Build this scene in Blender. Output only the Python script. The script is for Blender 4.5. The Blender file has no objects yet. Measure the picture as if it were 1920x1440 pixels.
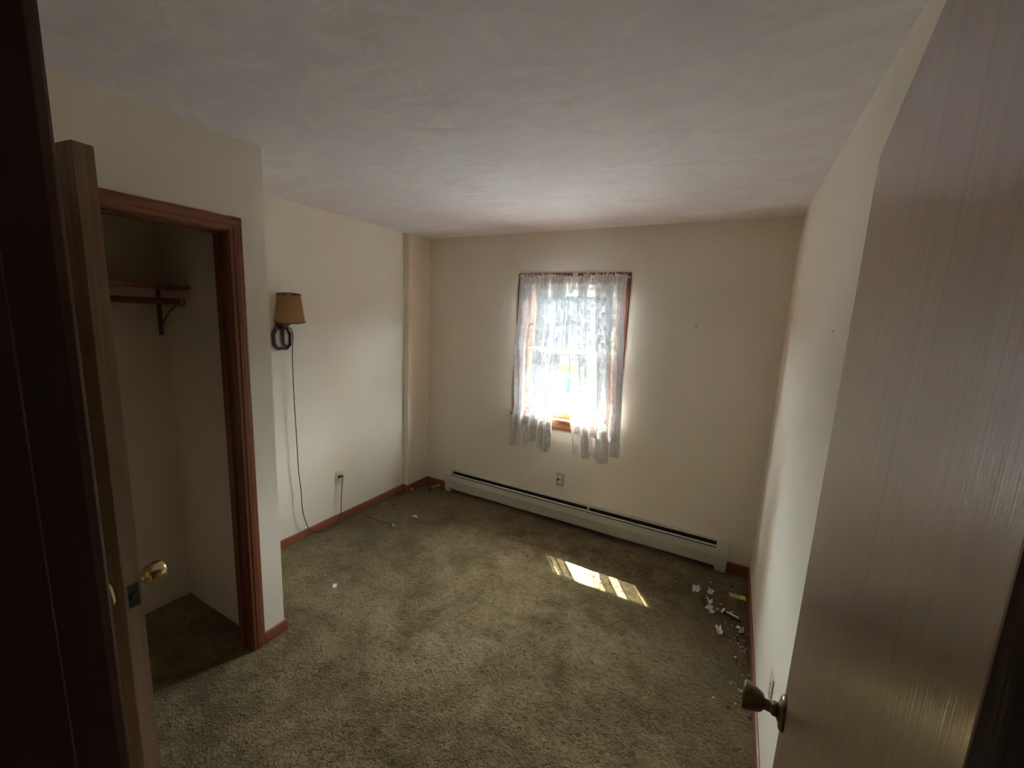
import bpy, bmesh, math, random
from mathutils import Vector, Matrix, noise

# ------------------------------------------------------------------ camera
S = bpy.context.scene
COL = S.collection
cam_d = bpy.data.cameras.new('camera')
cam_d.sensor_fit = 'HORIZONTAL'; cam_d.sensor_width = 36.0
cam_d.lens = 768.4/1920*36.0
cam_d.clip_start = 0.01; cam_d.clip_end = 500
cam = bpy.data.objects.new('camera', cam_d); COL.objects.link(cam)
_r = Vector((0.87652246, 0.47921983, 0.04535118)); _u = Vector((-0.11615898, 0.11914581, 0.9860585)); _f = Vector((-0.46713538, 0.86957037, -0.16009966))
_m = Matrix(((_r.x, _u.x, -_f.x), (_r.y, _u.y, -_f.y), (_r.z, _u.z, -_f.z))).to_4x4()
_m.translation = Vector((2.73324, -3.19134, 1.73589))
cam.matrix_world = _m
S.camera = cam

# ------------------------------------------------------------------ view, world, sun
S.view_settings.view_transform = 'Standard'; S.view_settings.look = 'None'
S.view_settings.gamma = 1.0; S.view_settings.use_curve_mapping = False
S.view_settings.exposure = 1.80
S.cycles.max_bounces = 16; S.cycles.diffuse_bounces = 10; S.cycles.glossy_bounces = 4
S.cycles.transparent_max_bounces = 24; S.cycles.transmission_bounces = 8
S.cycles.sample_clamp_indirect = 6.0
S.cycles.caustics_reflective = False; S.cycles.caustics_refractive = False

SKY_LOW = 0.55
SKY_HIGH = 34.0
SUN_STRENGTH = 45.0
w = bpy.data.worlds.new('sky'); S.world = w; w.use_nodes = True
nt = w.node_tree; nt.nodes.clear()
# sky shaped to light the room: dim pale blue horizon, far brighter above view
tcw = nt.nodes.new('ShaderNodeTexCoord'); spw = nt.nodes.new('ShaderNodeSeparateXYZ'); nt.links.new(tcw.outputs['Generated'], spw.inputs[0])
mrw = nt.nodes.new('ShaderNodeMapRange'); mrw.interpolation_type = 'SMOOTHSTEP'
mrw.inputs['From Min'].default_value = 0.07; mrw.inputs['From Max'].default_value = 0.20
mrw.inputs['To Min'].default_value = SKY_LOW; mrw.inputs['To Max'].default_value = SKY_HIGH
nt.links.new(spw.outputs[2], mrw.inputs['Value'])
crw = nt.nodes.new('ShaderNodeValToRGB'); crw.color_ramp.elements[0].color = (0.50, 0.74, 1.0, 1); crw.color_ramp.elements[1].color = (0.97, 0.975, 1.0, 1); crw.color_ramp.elements[1].position = 0.25
nt.links.new(spw.outputs[2], crw.inputs[0])
bg = nt.nodes.new('ShaderNodeBackground'); nt.links.new(crw.outputs[0], bg.inputs[0]); nt.links.new(mrw.outputs[0], bg.inputs[1])
wo = nt.nodes.new('ShaderNodeOutputWorld'); nt.links.new(bg.outputs[0], wo.inputs[0])

sun_d = bpy.data.lights.new('sun', 'SUN'); sun_d.energy = SUN_STRENGTH; sun_d.angle = math.radians(0.53); sun_d.color = (1.0, 0.93, 0.78)
sun = bpy.data.objects.new('sun', sun_d); COL.objects.link(sun)
sun.rotation_euler = Vector((0.77, -1.0, -1.75)).to_track_quat('-Z', 'Y').to_euler()
sun.location = (-4, 6, 9)

port_d = bpy.data.lights.new('window_portal', 'AREA'); port_d.shape = 'RECTANGLE'; port_d.size = 0.9; port_d.size_y = 1.22
port_d.cycles.is_portal = True
port = bpy.data.objects.new('window_portal', port_d); COL.objects.link(port)
port.location = (1.52, 0.17, 1.47); port.rotation_euler = (math.radians(-90), 0, 0)

# ------------------------------------------------------------------ materials
def newmat(name):
    m = bpy.data.materials.new(name); m.use_nodes = True
    n = m.node_tree; b = n.nodes['Principled BSDF']
    return m, n, b
def N(n, t, **k):
    x = n.nodes.new(t)
    for a, v in k.items(): setattr(x, a, v)
    return x
def L(n, a, b): n.links.new(a, b)
def coords(n, scale=(1, 1, 1), space='Object'):
    tc = N(n, 'ShaderNodeTexCoord'); mp = N(n, 'ShaderNodeMapping'); mp.inputs['Scale'].default_value = scale
    L(n, tc.outputs[space], mp.inputs['Vector']); return mp.outputs[0]
def noise_tex(n, vec, scale, detail=3, rough=0.55, dist=0.0):
    t = N(n, 'ShaderNodeTexNoise'); t.inputs['Scale'].default_value = scale; t.inputs['Detail'].default_value = detail
    t.inputs['Roughness'].default_value = rough; t.inputs['Distortion'].default_value = dist
    L(n, vec, t.inputs['Vector']); return t.outputs['Fac']
def ramp(n, fac, stops):
    r = N(n, 'ShaderNodeValToRGB'); e = r.color_ramp.elements
    while len(e) > 1: e.remove(e[0])
    e[0].position = stops[0][0]; e[0].color = (*stops[0][1], 1)
    for p, c in stops[1:]:
        x = e.new(p); x.color = (*c, 1)
    L(n, fac, r.inputs[0]); return r.outputs[0]
def bump(n, b, h, strength, dist):
    x = N(n, 'ShaderNodeBump'); x.inputs['Strength'].default_value = strength; x.inputs['Distance'].default_value = dist
    L(n, h, x.inputs['Height']); L(n, x.outputs[0], b.inputs['Normal']); return x
def math_(n, op, a, b=None, c=None, clamp=False):
    x = N(n, 'ShaderNodeMath', operation=op); x.use_clamp = clamp
    for i, v in enumerate((a, b, c)):
        if v is None: continue
        if isinstance(v, (int, float)): x.inputs[i].default_value = v
        else: L(n, v, x.inputs[i])
    return x.outputs[0]
def mix_col(n, fac, a, b):
    x = N(n, 'ShaderNodeMix', data_type='RGBA')
    if isinstance(fac, (int, float)): x.inputs[0].default_value = fac
    else: L(n, fac, x.inputs[0])
    for i, v in ((6, a), (7, b)):
        if isinstance(v, tuple): x.inputs[i].default_value = (*v, 1)
        else: L(n, v, x.inputs[i])
    return x.outputs[2]

def paint(name, col, rough=0.6, bs=0.12, scale=140, blotch=0.05):
    m, n, b = newmat(name); v = coords(n)
    f = noise_tex(n, v, 1.7, 4)
    c = ramp(n, f, [(0.3, tuple(x*(1-blotch) for x in col)), (0.7, tuple(min(1, x*(1+blotch*0.4)) for x in col))])
    L(n, c, b.inputs['Base Color']); b.inputs['Roughness'].default_value = rough
    bump(n, b, noise_tex(n, v, scale, 2), bs, 0.002)
    return m
def plain(name, col, rough=0.5, metal=0.0, spec=0.5, var=0.08, scale=30):
    m, n, b = newmat(name); v = coords(n)
    c = ramp(n, noise_tex(n, v, scale, 3), [(0.3, tuple(x*(1-var) for x in col)), (0.7, tuple(min(1, x*(1+var)) for x in col))])
    L(n, c, b.inputs['Base Color']); b.inputs['Roughness'].default_value = rough; b.inputs['Metallic'].default_value = metal
    b.inputs['Specular IOR Level'].default_value = spec
    return m
def wood(name, dark, light, axis='z', rough=0.4, grain=55, stretch=0.035, bs=0.15, spec=0.5, coat=0.0):
    m, n, b = newmat(name)
    sc = {'x': (stretch, 1, 1), 'y': (1, stretch, 1), 'z': (1, 1, stretch)}[axis]
    v = coords(n, sc)
    a = noise_tex(n, v, grain, 5, 0.6, 0.4); c2 = noise_tex(n, v, grain*4.5, 3, 0.7)
    f = math_(n, 'MULTIPLY_ADD', a, 0.65, math_(n, 'MULTIPLY', c2, 0.35))
    L(n, ramp(n, f, [(0.34, dark), (0.66, light)]), b.inputs['Base Color'])
    b.inputs['Roughness'].default_value = rough; b.inputs['Specular IOR Level'].default_value = spec
    b.inputs['Coat Weight'].default_value = coat; b.inputs['Coat Roughness'].default_value = 0.3
    bp = bump(n, b, f, bs, 0.001)
    if coat: L(n, bp.outputs[0], b.inputs['Coat Normal']); b.inputs['Coat Roughness'].default_value = 0.22
    return m

M = {}
M['wall'] = paint('cream wall paint', (0.78, 0.718, 0.612))
M['end_wall'] = M['wall']
M['closet_paint'] = paint('closet wall paint', (0.66, 0.60, 0.52))
def ceiling_mat():
    m, n, b = newmat('swirled ceiling plaster'); v = coords(n)
    f = noise_tex(n, coords(n, (1, 1.7, 1)), 2.2, 5, 0.62, 0.5)
    L(n, ramp(n, f, [(0.3, (0.72, 0.69, 0.72)), (0.45, (0.79, 0.79, 0.80)), (0.56, (0.75, 0.72, 0.77)), (0.7, (0.80, 0.81, 0.82))]), b.inputs['Base Color'])
    b.inputs['Roughness'].default_value = 0.75
    h = noise_tex(n, coords(n, (1, 1.9, 1)), 4.5, 3.0, 0.5, 0.7)
    fine = noise_tex(n, v, 160, 2)
    hh = math_(n, 'MULTIPLY_ADD', h, 2.0, math_(n, 'MULTIPLY', fine, 0.08))
    bump(n, b, hh, 0.35, 0.012)
    return m
M['ceiling'] = ceiling_mat()
M['door_wood'] = wood('satin flush door veneer', (0.15, 0.074, 0.042), (0.26, 0.142, 0.086), 'z', 0.42, 70, 0.02, 0.5, 0.6, 0.9)
M['closet_door_wood'] = wood('closet door veneer', (0.11, 0.055, 0.026), (0.20, 0.11, 0.055), 'z', 0.45, 50, 0.03, 0.2)
M['edge_wood'] = wood('bare door edge wood', (0.16, 0.092, 0.05), (0.24, 0.15, 0.09), 'z', 0.55, 60, 0.03, 0.1)
M['casing_wood'] = wood('reddish stained casing wood', (0.13, 0.038, 0.02), (0.24, 0.078, 0.038), 'z', 0.35, 60, 0.03, 0.12)
M['casing_wood_y'] = wood('reddish stained wood running along the room', (0.17, 0.055, 0.026), (0.30, 0.105, 0.05), 'y', 0.38, 60, 0.03, 0.12)
M['casing_wood_x'] = wood('reddish stained wood running across', (0.17, 0.055, 0.026), (0.30, 0.105, 0.05), 'x', 0.38, 60, 0.03, 0.12)
M['jamb_wood'] = wood('dark doorway jamb wood', (0.032, 0.009, 0.007), (0.060, 0.018, 0.013), 'z', 0.62, 60, 0.03, 0.1)
M['window_wood'] = wood('orange brown window wood', (0.16, 0.055, 0.02), (0.28, 0.11, 0.045), 'x', 0.35, 70, 0.04, 0.1)
M['window_wood_z'] = wood('orange brown upright window wood', (0.25, 0.09, 0.035), (0.42, 0.18, 0.075), 'z', 0.35, 70, 0.04, 0.1)
M['brass'] = plain('worn brass', (0.62, 0.50, 0.26), 0.22, 1.0, var=0.12, scale=60)
M['dull_brass'] = plain('tarnished dull brass', (0.20, 0.16, 0.095), 0.34, 1.0, var=0.25, scale=90)
M['dark_metal'] = plain('dark metal', (0.05, 0.045, 0.04), 0.4, 0.8)
M['heater'] = plain('grey green enamelled sheet metal', (0.47, 0.46, 0.385), 0.42, 0.0, var=0.05, scale=4)
M['heater_light'] = plain('pale enamelled strip', (0.72, 0.70, 0.66), 0.4, 0.0, var=0.05)
M['black_gap'] = plain('black slot shade and latch metal', (0.02, 0.016, 0.012), 0.8)  # near black: paints the shade inside the heater, also the latch plate
M['ivory'] = plain('ivory plastic', (0.62, 0.56, 0.43), 0.35)
M['ivory_dark'] = plain('aged tan plastic plate', (0.42, 0.37, 0.26), 0.4)
M['white_plastic'] = plain('white plastic', (0.78, 0.76, 0.72), 0.35)
M['black_plastic'] = plain('black plastic', (0.018, 0.016, 0.015), 0.45)
M['cord'] = plain('brown lamp cord', (0.022, 0.013, 0.009), 0.5)
M['lamp_wood'] = wood('dark walnut lamp wood', (0.035, 0.014, 0.01), (0.085, 0.035, 0.022), 'z', 0.4, 60, 0.05, 0.1)
M['lamp_plate'] = plain('lavender grey pewter plate', (0.42, 0.37, 0.40), 0.45, 0.2, var=0.15, scale=60)
M['white_trim'] = plain('white painted metal', (0.74, 0.75, 0.70), 0.5, var=0.03)
M['paper'] = plain('white torn paper', (0.58, 0.56, 0.58), 0.8, var=0.30, scale=70)
M['crumb'] = plain('pale plaster crumb', (0.48, 0.44, 0.37), 0.8, var=0.2, scale=200)
M['dark_crumb'] = plain('dark dirt', (0.035, 0.025, 0.018), 0.9)
M['pine'] = wood('pale trap wood', (0.34, 0.22, 0.13), (0.50, 0.34, 0.21), 'x', 0.6, 120, 0.1, 0.1)
M['yellow'] = plain('yellow plastic', (0.75, 0.58, 0.05), 0.4)
M['blue_dark'] = plain('navy plastic', (0.03, 0.035, 0.09), 0.4)
M['gum_blue'] = plain('blue grey plastic', (0.25, 0.28, 0.38), 0.4)
M['steel'] = plain('steel wire', (0.45, 0.44, 0.42), 0.3, 1.0)
def burlap():
    m, n, b = newmat('tan burlap'); v = coords(n)
    wv = N(n, 'ShaderNodeTexWave', bands_direction='Z'); wv.inputs['Scale'].default_value = 160; L(n, v, wv.inputs['Vector'])
    nz = noise_tex(n, v, 260, 3)
    f = math_(n, 'MULTIPLY_ADD', wv.outputs['Fac'], 0.3, math_(n, 'MULTIPLY', nz, 0.7))
    L(n, ramp(n, f, [(0.25, (0.20, 0.095, 0.035)), (0.7, (0.40, 0.215, 0.095))]), b.inputs['Base Color'])
    b.inputs['Roughness'].default_value = 0.9; bump(n, b, f, 0.4, 0.002)
    return m
M['burlap'] = burlap()
M['burlap_trim'] = plain('brown braid trim', (0.20, 0.10, 0.045), 0.9, var=0.3, scale=200)
def glass():
    m = bpy.data.materials.new('window glass'); m.use_nodes = True; n = m.node_tree; n.nodes.clear()
    o = N(n, 'ShaderNodeOutputMaterial'); t = N(n, 'ShaderNodeBsdfTransparent'); t.inputs[0].default_value = (0.90, 0.95, 0.94, 1)
    g = N(n, 'ShaderNodeBsdfGlossy'); g.inputs['Roughness'].default_value = 0.03
    x = N(n, 'ShaderNodeMixShader'); x.inputs[0].default_value = 0.03; L(n, t.outputs[0], x.inputs[1]); L(n, g.outputs[0], x.inputs[2]); L(n, x.outputs[0], o.inputs[0])
    return m
M['glass'] = glass()

def lace():
    m = bpy.data.materials.new('white flowered lace'); m.use_nodes = True; n = m.node_tree; n.nodes.clear()
    o = N(n, 'ShaderNodeOutputMaterial')
    uv = N(n, 'ShaderNodeUVMap'); uv.uv_map = 'cloth'
    sep = N(n, 'ShaderNodeSeparateXYZ'); L(n, uv.outputs[0], sep.inputs[0])
    U, V = sep.outputs[0], sep.outputs[1]
    # flowers: rings round scattered cell centres
    vo = N(n, 'ShaderNodeTexVoronoi', voronoi_dimensions='2D'); vo.inputs['Scale'].default_value = 17; vo.inputs['Randomness'].default_value = 0.75
    L(n, uv.outputs[0], vo.inputs['Vector'])
    ring = math_(n, 'LESS_THAN', math_(n, 'ABSOLUTE', math_(n, 'SUBTRACT', vo.outputs['Distance'], 0.26)), 0.07)
    # leaves: squiggles from a noise contour
    nz = noise_tex(n, uv.outputs[0], 30, 1.5, 0.5, 0.6)
    squig = math_(n, 'LESS_THAN', math_(n, 'ABSOLUTE', math_(n, 'SUBTRACT', nz, 0.52)), 0.028)
    gate = math_(n, 'GREATER_THAN', noise_tex(n, uv.outputs[0], 22, 1), 0.47)
    leaf = math_(n, 'MULTIPLY', squig, gate)
    motif = math_(n, 'MAXIMUM', ring, leaf)
    # floral bands alternate with plainer net
    def between(a, c_): return math_(n, 'MULTIPLY', math_(n, 'GREATER_THAN', U, a), math_(n, 'LESS_THAN', U, c_))
    band = between(0.03, 0.34)
    for a_, c_ in ((0.39, 0.70), (0.76, 1.06), (2.20, 2.38), (2.525, 2.84), (2.90, 3.06)): band = math_(n, 'MAXIMUM', band, between(a_, c_))
    sparse = math_(n, 'GREATER_THAN', noise_tex(n, uv.outputs[0], 9, 1), 0.5)
    band2 = math_(n, 'MAXIMUM', band, sparse)
    motif = math_(n, 'MULTIPLY', motif, band2)
    # row of small rings down each inner edge
    cu = math_(n, 'SUBTRACT', math_(n, 'FLOORED_MODULO', U, 2.0), 0.022)
    cv = math_(n, 'SUBTRACT', math_(n, 'FRACT', math_(n, 'MULTIPLY', V, 34)), 0.5)
    d = math_(n, 'SQRT', math_(n, 'ADD', math_(n, 'POWER', math_(n, 'MULTIPLY', cu, 34), 2.0), math_(n, 'POWER', cv, 2.0)))
    edge = math_(n, 'LESS_THAN', math_(n, 'ABSOLUTE', math_(n, 'SUBTRACT', d, 0.32)), 0.10)
    motif = math_(n, 'MAXIMUM', motif, edge)
    selv = math_(n, 'LESS_THAN', math_(n, 'FLOORED_MODULO', U, 2.0), 0.005)
    hem = math_(n, 'LESS_THAN', V, 0.012)
    rim = math_(n, 'MAXIMUM', selv, hem)
    pocket = math_(n, 'GREATER_THAN', V, 1.44)
    mesh = noise_tex(n, uv.outputs[0], 420, 1)
    base = math_(n, 'MULTIPLY_ADD', mesh, 0.16, math_(n, 'MULTIPLY_ADD', band, LACE_BAND, LACE_BASE))
    gather = math_(n, 'MULTIPLY', math_(n, 'DIVIDE', math_(n, 'SUBTRACT', V, 1.10), 0.35, clamp=True), 0.30)
    base = math_(n, 'MINIMUM', math_(n, 'ADD', base, gather), 0.94)
    a = math_(n, 'MAXIMUM', base, math_(n, 'MULTIPLY', motif, 0.96))
    a = math_(n, 'MAXIMUM', a, math_(n, 'MULTIPLY', rim, 0.96))
    a = math_(n, 'MAXIMUM', a, math_(n, 'MULTIPLY', pocket, 0.85))
    tr = N(n, 'ShaderNodeBsdfTransparent')
    df = N(n, 'ShaderNodeBsdfDiffuse'); df.inputs[0].default_value = (0.88, 0.87, 0.89, 1)
    tl = N(n, 'ShaderNodeBsdfTranslucent')
    L(n, mix_col(n, motif, (0.80*LACE_T, 0.82*LACE_T, 0.86*LACE_T), (0.14*LACE_T, 0.16*LACE_T, 0.19*LACE_T)), tl.inputs[0])
    L(n, mix_col(n, motif, (0.93, 0.92, 0.94), (0.76, 0.76, 0.79)), df.inputs[0])
    cl = N(n, 'ShaderNodeMixShader'); cl.inputs[0].default_value = 0.25; L(n, df.outputs[0], cl.inputs[1]); L(n, tl.outputs[0], cl.inputs[2])
    x = N(n, 'ShaderNodeMixShader'); L(n, a, x.inputs[0]); L(n, tr.outputs[0], x.inputs[1]); L(n, cl.outputs[0], x.inputs[2])
    L(n, x.outputs[0], o.inputs[0])
    return m
LACE_BASE = 0.36; LACE_BAND = 0.50; LACE_T = 0.165
M['lace'] = lace()

def carpet():
    m, n, b = newmat('worn olive beige cut pile carpet'); v = coords(n)
    sep = N(n, 'ShaderNodeSeparateXYZ'); L(n, v, sep.inputs[0]); X, Y = sep.outputs[0], sep.outputs[1]
    big = noise_tex(n, v, 1.5, 6, 0.62, 0.5)
    mid = noise_tex(n, v, 6.5, 5, 0.65, 0.4)
    f = math_(n, 'MULTIPLY_ADD', big, 0.6, math_(n, 'MULTIPLY', mid, 0.4))
    c = ramp(n, f, [(0.38, (0.105, 0.070, 0.026)), (0.46, (0.160, 0.113, 0.047)), (0.53, (0.220, 0.160, 0.074)), (0.62, (0.300, 0.224, 0.122))])
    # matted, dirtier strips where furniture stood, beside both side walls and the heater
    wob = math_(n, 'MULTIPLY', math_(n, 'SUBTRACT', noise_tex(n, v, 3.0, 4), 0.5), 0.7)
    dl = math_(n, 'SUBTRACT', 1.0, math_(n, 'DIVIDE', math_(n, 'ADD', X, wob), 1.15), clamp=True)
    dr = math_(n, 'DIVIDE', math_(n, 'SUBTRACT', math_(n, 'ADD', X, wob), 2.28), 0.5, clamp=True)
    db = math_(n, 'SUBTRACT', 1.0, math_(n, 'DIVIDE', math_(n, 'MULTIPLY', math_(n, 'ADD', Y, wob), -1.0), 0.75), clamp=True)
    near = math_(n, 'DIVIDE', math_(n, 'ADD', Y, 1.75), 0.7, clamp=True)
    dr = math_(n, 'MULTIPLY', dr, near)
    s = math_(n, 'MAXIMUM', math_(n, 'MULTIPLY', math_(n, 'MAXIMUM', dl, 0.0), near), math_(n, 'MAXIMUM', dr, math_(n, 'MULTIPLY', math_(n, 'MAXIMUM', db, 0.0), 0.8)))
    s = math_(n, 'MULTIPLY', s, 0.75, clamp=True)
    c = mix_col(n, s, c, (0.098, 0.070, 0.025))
    # worm-like pile clumps; shade in their crevices is painted into the colour
    tuft = noise_tex(n, v, 50, 2.0, 0.55, 1.1)
    fine = noise_tex(n, v, 230, 2, 0.6)
    g = math_(n, 'MULTIPLY_ADD', tuft, 0.72, math_(n, 'MULTIPLY', fine, 0.28))
    dk = ramp(n, g, [(0.34, (0.34, 0.31, 0.27)), (0.44, (0.80, 0.79, 0.77)), (0.52, (1.0, 1.0, 1.0)), (0.66, (1.22, 1.22, 1.22))])
    mx = N(n, 'ShaderNodeMix', data_type='RGBA', blend_type='MULTIPLY'); mx.inputs[0].default_value = 0.85
    L(n, c, mx.inputs[6]); L(n, dk, mx.inputs[7])
    L(n, mx.outputs[2], b.inputs['Base Color']); b.inputs['Roughness'].default_value = 0.95; b.inputs['Specular IOR Level'].default_value = 0.15
    b.inputs['Sheen Weight'].default_value = 0.15
    bump(n, b, g, 1.0, 0.02)
    return m
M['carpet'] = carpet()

# ------------------------------------------------------------------ mesh helpers
class MB:
    def __init__(s): s.v = []; s.f = []; s.smooth = []
    def add(s, verts, faces, smooth=False):
        k = len(s.v); s.v += [tuple(p) for p in verts]
        for f in faces: s.f.append(tuple(i+k for i in f)); s.smooth.append(smooth)
        return s
    def box(s, a, b, bev=0.0):
        (x0, y0, z0), (x1, y1, z1) = a, b
        if x0 > x1: x0, x1 = x1, x0
        if y0 > y1: y0, y1 = y1, y0
        if z0 > z1: z0, z1 = z1, z0
        bm = bmesh.new(); bmesh.ops.create_cube(bm, size=1.0)
        for q in bm.verts: q.co = Vector(((x0+x1)/2+q.co.x*(x1-x0), (y0+y1)/2+q.co.y*(y1-y0), (z0+z1)/2+q.co.z*(z1-z0)))
        if bev > 0: bmesh.ops.bevel(bm, geom=bm.edges[:], offset=min(bev, 0.45*min(x1-x0, y1-y0, z1-z0)), segments=2, profile=0.5, affect='EDGES')
        s.frombm(bm); return s
    def frombm(s, bm, smooth=False, mat=None):
        bm.verts.index_update()
        s.add([(mat @ q.co) if mat else q.co.copy() for q in bm.verts], [[q.index for q in f.verts] for f in bm.faces], smooth); bm.free()
    def prism(s, prof, axis, a, b, smooth=False):
        """profile of 2-D points swept along an axis ('x': (y,z), 'y': (x,z), 'z': (x,y))"""
        def P(p, t):
            return {'x': (t, p[0], p[1]), 'y': (p[0], t, p[1]), 'z': (p[0], p[1], t)}[axis]
        n = len(prof); s.add([P(p, a) for p in prof]+[P(p, b) for p in prof],
              [tuple(range(n))[::-1], tuple(range(n, 2*n))]+[(i, (i+1) % n, (i+1) % n+n, i+n) for i in range(n)], smooth); return s
    def tube(s, pts, r, seg=8, smooth=True, cap=True):
        pts = [Vector(p) for p in pts]; rs = r if isinstance(r, (list, tuple)) else [r]*len(pts)
        rings = []; prev = None
        for i, p in enumerate(pts):
            t = (pts[min(i+1, len(pts)-1)]-pts[max(i-1, 0)]).normalized()
            if prev is None:
                a = t.orthogonal().normalized()
            else:
                a = (prev-t*prev.dot(t)).normalized()
            prev = a; b = t.cross(a)
            rings.append([p+(a*math.cos(2*math.pi*k/seg)+b*math.sin(2*math.pi*k/seg))*rs[i] for k in range(seg)])
        v = [q for R in rings for q in R]; f = []
        for i in range(len(rings)-1):
            for k in range(seg): f.append((i*seg+k, i*seg+(k+1) % seg, (i+1)*seg+(k+1) % seg, (i+1)*seg+k))
        if cap: f.append(tuple(range(seg))[::-1]); f.append(tuple((len(rings)-1)*seg+k for k in range(seg)))
        s.add(v, f, smooth); return s
    def lathe(s, prof, origin, axis, seg=28, smooth=True, cap=True):
        """prof: (radius, distance along axis)"""
        o = Vector(origin); t = Vector(axis).normalized(); a = t.orthogonal().normalized(); b = t.cross(a)
        v = []; f = []
        for r, h in prof:
            for k in range(seg):
                v.append(o+t*h+(a*math.cos(2*math.pi*k/seg)+b*math.sin(2*math.pi*k/seg))*r)
        for i in range(len(prof)-1):
            for k in range(seg): f.append((i*seg+k, i*seg+(k+1) % seg, (i+1)*seg+(k+1) % seg, (i+1)*seg+k))
        if cap: f.append(tuple(range(seg))[::-1]); f.append(tuple((len(prof)-1)*seg+k for k in range(seg)))
        s.add(v, f, smooth); return s
    def build(s, name, mat, parent=None, mats=None):
        me = bpy.data.meshes.new(name); me.from_pydata(s.v, [], s.f); me.update()
        for p, sm in zip(me.polygons, s.smooth): p.use_smooth = sm
        bm = bmesh.new(); bm.from_mesh(me); bmesh.ops.recalc_face_normals(bm, faces=bm.faces[:]); bm.to_mesh(me); bm.free()
        me.materials.append(mat)
        o = bpy.data.objects.new(name, me); COL.objects.link(o)
        if parent: o.parent = parent
        return o
def empty(name, loc=(0, 0, 0), rz=0.0):
    o = bpy.data.objects.new(name, None); COL.objects.link(o); o.location = loc; o.rotation_euler = (0, 0, rz); o.empty_display_size = 0.05; return o
def tag(o, label, cat, group=None, kind=None):
    o['label'] = label; o['category'] = cat
    if group: o['group'] = group
    if kind: o['kind'] = kind
    return o
def struct(o, label, cat):
    return tag(o, label, cat, kind='structure')

# ------------------------------------------------------------------ room dimensions (metres)
H = 2.44; W = 3.007; BX = 0.0635; BY = 0.29; CX = 0.7545; CY = 2.0; BH = 0.0595; BT = 0.011
FY = -3.027            # entry wall, room face
FY2 = -3.14            # entry wall, hall face
OY0, OY1, OZ = -2.17, -2.955, 2.048     # closet opening
EX0, EX1, EZ = 2.079, 2.860, 2.050      # entry opening
WX0, WX1, WZ0, WZ1 = 1.105, 1.932, 0.885, 2.050   # window opening
HX0, HX1, HY1 = 1.5, 3.7, -4.4          # hall

# ------------------------------------------------------------------ floor
def fheight(x, y):
    h = 0.004*noise.noise(Vector((x*2.2, y*2.2, 3.1)))+0.0018*noise.noise(Vector((x*14, y*14, 7.7)))
    # pressed strip with a ridge, along the left wall
    xl = 0.447-(y+0.878)*0.1307
    if -1.15 < y < -0.12:
        k = min(1, (y+1.15)/0.25)
        h += k*(0.007*math.exp(-((x-xl-0.012)/0.014)**2)-(0.004 if x < xl else 0)*1.0)
    # buckles by the entry
    if x > 2.1 and y < -1.1:
        k = min(1, (x-2.1)/0.5)*min(1, (-1.1-y)/0.3)
        q = (y+0.22*x+0.05*math.sin(x*6))
        h += k*0.0022*math.sin(q*38+noise.noise(Vector((x*3, y*3, 0)))*6)
    # lifted corner of carpet near the bottom right
    if x > 2.745 and y < -1.555-(x-2.745)*0.02: h += 0.011
    # square imprints in front of the heater
    if 1.70 < x < 2.42 and -0.46 < y < -0.10:
        u = (x-1.70)/0.145; vv = (y+0.46)/0.145
        iu, iv = int(u), int(vv); fu, fv = u-iu, vv-iv
        t = (fu if (iu+iv) % 2 else fv)
        h -= 0.0045*max(0, math.cos(t*2*math.pi*4))
        if min(fu, 1-fu, fv, 1-fv) < 0.07: h -= 0.005
    return h
def make_floor():
    x0, x1, y0, y1 = 0.0, W, FY, 0.0; st = 0.0075
    nx = int((x1-x0)/st)+1; ny = int((y1-y0)/st)+1
    v = []; f = []
    for j in range(ny):
        y = y0+(y1-y0)*j/(ny-1)
        for i in range(nx):
            x = x0+(x1-x0)*i/(nx-1); v.append((x, y, fheight(x, y)-0.004))
    for j in range(ny-1):
        for i in range(nx-1):
            a = j*nx+i; f.append((a, a+1, a+nx+1, a+nx))
    k = len(v)
    # slab below and the hall floor
    me = bpy.data.meshes.new('floor'); 
    def qb(ax, ay, bx, by, zt, zb):
        k = len(v)
        v.extend([(ax, ay, zb), (bx, ay, zb), (bx, by, zb), (ax, by, zb), (ax, ay, zt), (bx, ay, zt), (bx, by, zt), (ax, by, zt)])
        for q in ((0, 3, 2, 1), (4, 5, 6, 7), (0, 1, 5, 4), (1, 2, 6, 5), (2, 3, 7, 6), (3, 0, 4, 7)): f.append(tuple(i+k for i in q))
    qb(-0.15, FY, W+0.15, 0.16, -0.02, -0.12)
    qb(HX0-0.1, HY1-0.1, HX1+0.1, FY, 0.0, -0.12)
    me.from_pydata(v, [], f); me.update()
    for p in me.polygons[:(nx-1)*(ny-1)]: p.use_smooth = True
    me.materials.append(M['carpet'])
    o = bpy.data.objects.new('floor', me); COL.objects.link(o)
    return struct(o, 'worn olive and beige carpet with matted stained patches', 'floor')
make_floor()

# ------------------------------------------------------------------ walls and ceiling
b = MB(); b.box((-0.15, HY1-0.1, H), (HX1+0.1, 0.16, H+0.12)); 
struct(b.build('ceiling', M['ceiling']), 'off-white swirl textured plaster ceiling', 'ceiling')
b = MB()
b.box((-0.15, 0, -0.12), (WX0, 0.16, H)); b.box((WX1, 0, -0.12), (W+0.15, 0.16, H))
b.box((WX0, 0, -0.12), (WX1, 0.16, WZ0)); b.box((WX0, 0, WZ1), (WX1, 0.16, H))
struct(b.build('wall_back', M['wall']), 'cream painted wall holding the window, above the heater', 'wall')
b = MB(); b.box((W, HY1, -0.12), (W+0.15, 0, H)); 
b2 = MB(); b2.box((W, FY, -0.12), (W+0.15, 0, H)); struct(b2.build('wall_right', M['wall']), 'cream wall on the side of the open brown door', 'wall')
b = MB(); b.box((-0.15, FY2, -0.12), (0, 0, H)); b.box((0, -BY, -0.02), (BX, 0, H))
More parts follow.
